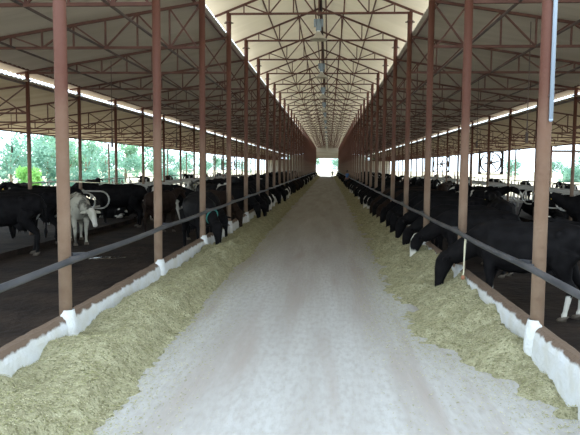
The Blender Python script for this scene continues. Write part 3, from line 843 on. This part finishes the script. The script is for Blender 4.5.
# ------------------------------------------------------------------ people
def person(loc, rz, h, top_m, leg_m, label, arms):
    k = h/1.70
    def skin(vs, es, rs, m, name, parent):
        me = bpy.data.meshes.new(name); me.from_pydata([tuple(c*k for c in v) for v in vs], es, [])
        o = link('tmp', me); md = o.modifiers.new('s','SKIN'); 
        for i,r in enumerate(rs): me.skin_vertices[0].data[i].radius = (r[0]*k, r[1]*k) if isinstance(r, tuple) else (r*k, r*k)
        me.skin_vertices[0].data[0].use_root = True
        ss = o.modifiers.new('u','SUBSURF'); ss.levels = 1
        bpy.context.view_layer.update(); dg = bpy.context.evaluated_depsgraph_get()
        m2 = bpy.data.meshes.new_from_object(o.evaluated_get(dg)); bpy.data.objects.remove(o)
        m2.materials.clear(); m2.materials.append(m); m2.polygons.foreach_set('use_smooth', [True]*len(m2.polygons))
        return link(name, m2, parent)
    root = empty('person', loc, rz)
    V = [(0,0,.95),(0,0,1.12),(0,0,1.32),(0,0,1.44),(0,-.01,1.50),(0,-.02,1.58),(0,-.02,1.66)]
    E = [(0,1),(1,2),(2,3),(3,4),(4,5),(5,6)]; Rr = [(.15,.10),(.14,.09),(.16,.10),(.09,.07),.055,(.075,.095),(.07,.085)]
    for s in (-1,1):
        n0 = len(V)
        V += [(s*.10,0,.86),(s*.11,-.01,.50),(s*.11,.01,.10),(s*.12,-.12,.035)]; Rr += [.088,.06,.042,.038]
        E += [(0,n0),(n0,n0+1),(n0+1,n0+2),(n0+2,n0+3)]
        n1 = len(V); V += [(s*.19,0,1.40),(s*.25,.02,1.12),(s*(.25+arms),-.06,.90),(s*(.25+arms),-.09,.82)]; Rr += [.058,.044,.034,.03]
        E += [(2,n1),(n1,n1+1),(n1+1,n1+2),(n1+2,n1+3)]
    skin(V,E,Rr,m_skin,'body',root)
    def part(name, m, vs, es, rs): skin(vs,es,rs,m,name,root)
    part('shirt', top_m, [(0,0,.93),(0,0,1.12),(0,0,1.32),(0,0,1.43),(.19,0,1.40),(.24,.01,1.18),(-.19,0,1.40),(-.24,.01,1.18)], [(0,1),(1,2),(2,3),(2,4),(4,5),(2,6),(6,7)], [(.17,.12),(.16,.11),(.18,.12),(.10,.08),.072,.066,.072,.066])
    part('trousers', leg_m, [(0,0,.94),(.10,0,.84),(.11,-.01,.50),(.11,.01,.13),(-.10,0,.84),(-.11,-.01,.50),(-.11,.01,.13)], [(0,1),(1,2),(2,3),(0,4),(4,5),(5,6)], [(.165,.115),.105,.075,.06,.105,.075,.06])
    b = MB(); b.ball((0,.005*k,1.67*k),.098*k,(0.9,1.08,0.95)); b.obj('hair', m_hair, root, smooth=True)
    b = MB(); b.ball((0,-.115*k,1.595*k),.016*k,(0.8,1,1.4)); b.obj('nose', m_skin, root, smooth=True)
    for s in (-1,1):
        b = MB(); b.ball((s*.03*k,-.095*k,1.62*k),.01*k); b.obj('eye', m_eye, root)
        b = MB(); b.ball((s*.082*k,-.02*k,1.60*k),.022*k,(0.4,0.8,1.2)); b.obj('ear', m_skin, root)
        for f in range(5):
            a = (f-2)*0.22
            L = (.055,.075,.08,.075,.06)[f]
            p0 = Vector((s*(.25+arms), -.095+ (f-2)*.012, .80))*k; p1 = p0 + Vector((s*0.01, math.sin(a)*L, -math.cos(a)*L))*k
            b = MB(); b.tube([p0,(p0+p1)/2+Vector((0,-.004*k,0)),p1],[.009*k,.008*k,.006*k],6); b.obj('finger', m_skin, root, smooth=True)
    tag(root, label, 'person'); return root
person((0.68, 112.0, 0.0), R(10), 1.42, m_shirt, m_trouser, 'small person in a pale top standing in the aisle at the bright far opening', 0.04)
person((1.78, 61.0, 0.0), R(-60), 1.66, m_blue, m_trouser, 'person in a blue shirt standing by the right feeding row far down the aisle', 0.02)

# ------------------------------------------------------------------ trees outside
def crown_mesh(seed, mm, w, h, n, leaf, hollow=0.35):
    rnd = random.Random(seed); vs = []; fs = []
    blobs = [(Vector((rnd.uniform(-.55,.55)*w, rnd.uniform(-.55,.55)*w, rnd.uniform(.1,.95)*h)), rnd.uniform(.25,.45)*w) for _ in range(14)]
    for i in range(n):
        c, r = rnd.choice(blobs)
        d = Vector((rnd.gauss(0,1), rnd.gauss(0,1), rnd.gauss(0,1))).normalized()
        p = c + d*r*rnd.uniform(.55,1.05)
        if p.z < 0: p.z = rnd.uniform(0, .1*h)
        a = Vector((rnd.gauss(0,1), rnd.gauss(0,1), rnd.gauss(0,1))).normalized(); q = a.orthogonal().normalized()
        L = leaf*rnd.uniform(.6,1.3); k = len(vs)
        vs += [p-a*L, p+q*L*.45, p+a*L, p-q*L*.45 + a.cross(q)*L*.2]; fs += [(k,k+1,k+2),(k,k+2,k+3)]
    me = bpy.data.meshes.new('crown'); me.from_pydata([tuple(v) for v in vs], [], fs); me.materials.append(mm); return me
crowns = [crown_mesh(1, m_leaf[0], 2.6, 4.2, 1250, 0.19), crown_mesh(2, m_leaf[1], 2.2, 5.0, 1150, 0.19), crown_mesh(3, m_leaf[0], 3.0, 3.4, 1300, 0.19)]
bush = crown_mesh(4, m_leaf[2], 1.1, 1.9, 1600, 0.14); low = crown_mesh(5, m_leaf[0], 2.2, 1.6, 2000, 0.18)
b = MB(); b.tube([(0,0,-.3),(.06,0,.8),(.0,.05,1.8),(.15,0,2.8),(.1,.1,3.8)],[.17,.14,.12,.09,.05],10); b.tube([(0,.03,1.7),(-.5,.1,2.5),(-.9,.1,3.2)],[.08,.06,.03],8); b.tube([(.1,0,2.2),(.6,.2,2.9),(.9,.3,3.5)],[.07,.05,.03],8)
me_trunk = b.mesh('trunk', m_bark, True)
rt = random.Random(5)
def tree(x, y, s, cr, label, group, z=-0.12, lift=1.2):
    o = empty('tree', (x,y,z), rt.uniform(0,6.28)); o.scale = (s,s,s)
    link('trunk', me_trunk, o); link('crown', crowns[cr], o, (0,0,lift)); tag(o, label, 'tree', group)
i = 0
lt = []
for q in range(13):
    px = 2 + 20*q; X = rt.uniform(23.5, 26.5); lt.append((-X, X*636/(328-px), rt.uniform(.72,.92)*(1+0.012*q), rt.choice((0,2,0,1))))
for q in range(7):
    px = 30 + 31*q; X = rt.uniform(33, 38); lt.append((-X, X*636/(328-px), rt.uniform(1.15,1.5), rt.choice((1,0))))
for (x,y,s,cr) in lt:
    tree(x,y,s,cr,f'sunlit leafy tree outside the left edge of the barn, {nth(i)} of them', 'trees outside on the left', lift=0.35); i += 1
i = 0
for (x,y,s,cr) in [(44+7.4*q+rt.uniform(-1,1),160-3.6*q+rt.uniform(-4,4),rt.uniform(1.0,1.35),rt.choice((0,2))) for q in range(12)]:
    tree(x,y,s,cr,f'pale distant tree outside the right edge of the barn, {nth(i)} of them', 'trees outside on the right', lift=0.4); i += 1
i = 0
for (x,y,s,cr) in [(-10,185,1.0,0),(-4,200,1.1,1),(3,212,1.1,2),(9,190,1.0,0),(15,205,1.2,1)]:
    tree(x,y,s,cr,f'tree beyond the bright far opening, {nth(i)} from the left', 'trees beyond the far opening'); i += 1
o = empty('bush', (-19.3,40.0,-0.12)); o.scale = (.8,.8,.95); link('foliage', bush, o); link('stem', me_trunk, o).scale = (.4,.4,.35); tag(o, 'bright green bush outside on the left near the edge of the view', 'bush')
i = 0
for (x,y,s) in [(-21.5,55,.8),(-22,64,.7),(-22,85,.9)]:
    o = empty('bush', (x,y,-0.12), i); o.scale = (s,s,s); link('foliage', low, o); link('stem', me_trunk, o).scale = (.4,.4,.3)
    tag(o, f'blue green bush outside the left edge of the barn, {nth(i)} from the front', 'bush', 'bushes outside on the left'); i += 1
i = 0
for (x,y,s) in [(48,95,1.1),(58,90,1.0),(39,104,1.2),(70,84,1.1)]:
    o = empty('bush', (x,y,-0.12), i); o.scale = (s,s,s); link('foliage', low, o); link('stem', me_trunk, o).scale = (.4,.4,.3)
    tag(o, f'pale blue green bush in the yard on the right, {nth(i)} of them', 'bush', 'bushes outside on the right'); i += 1
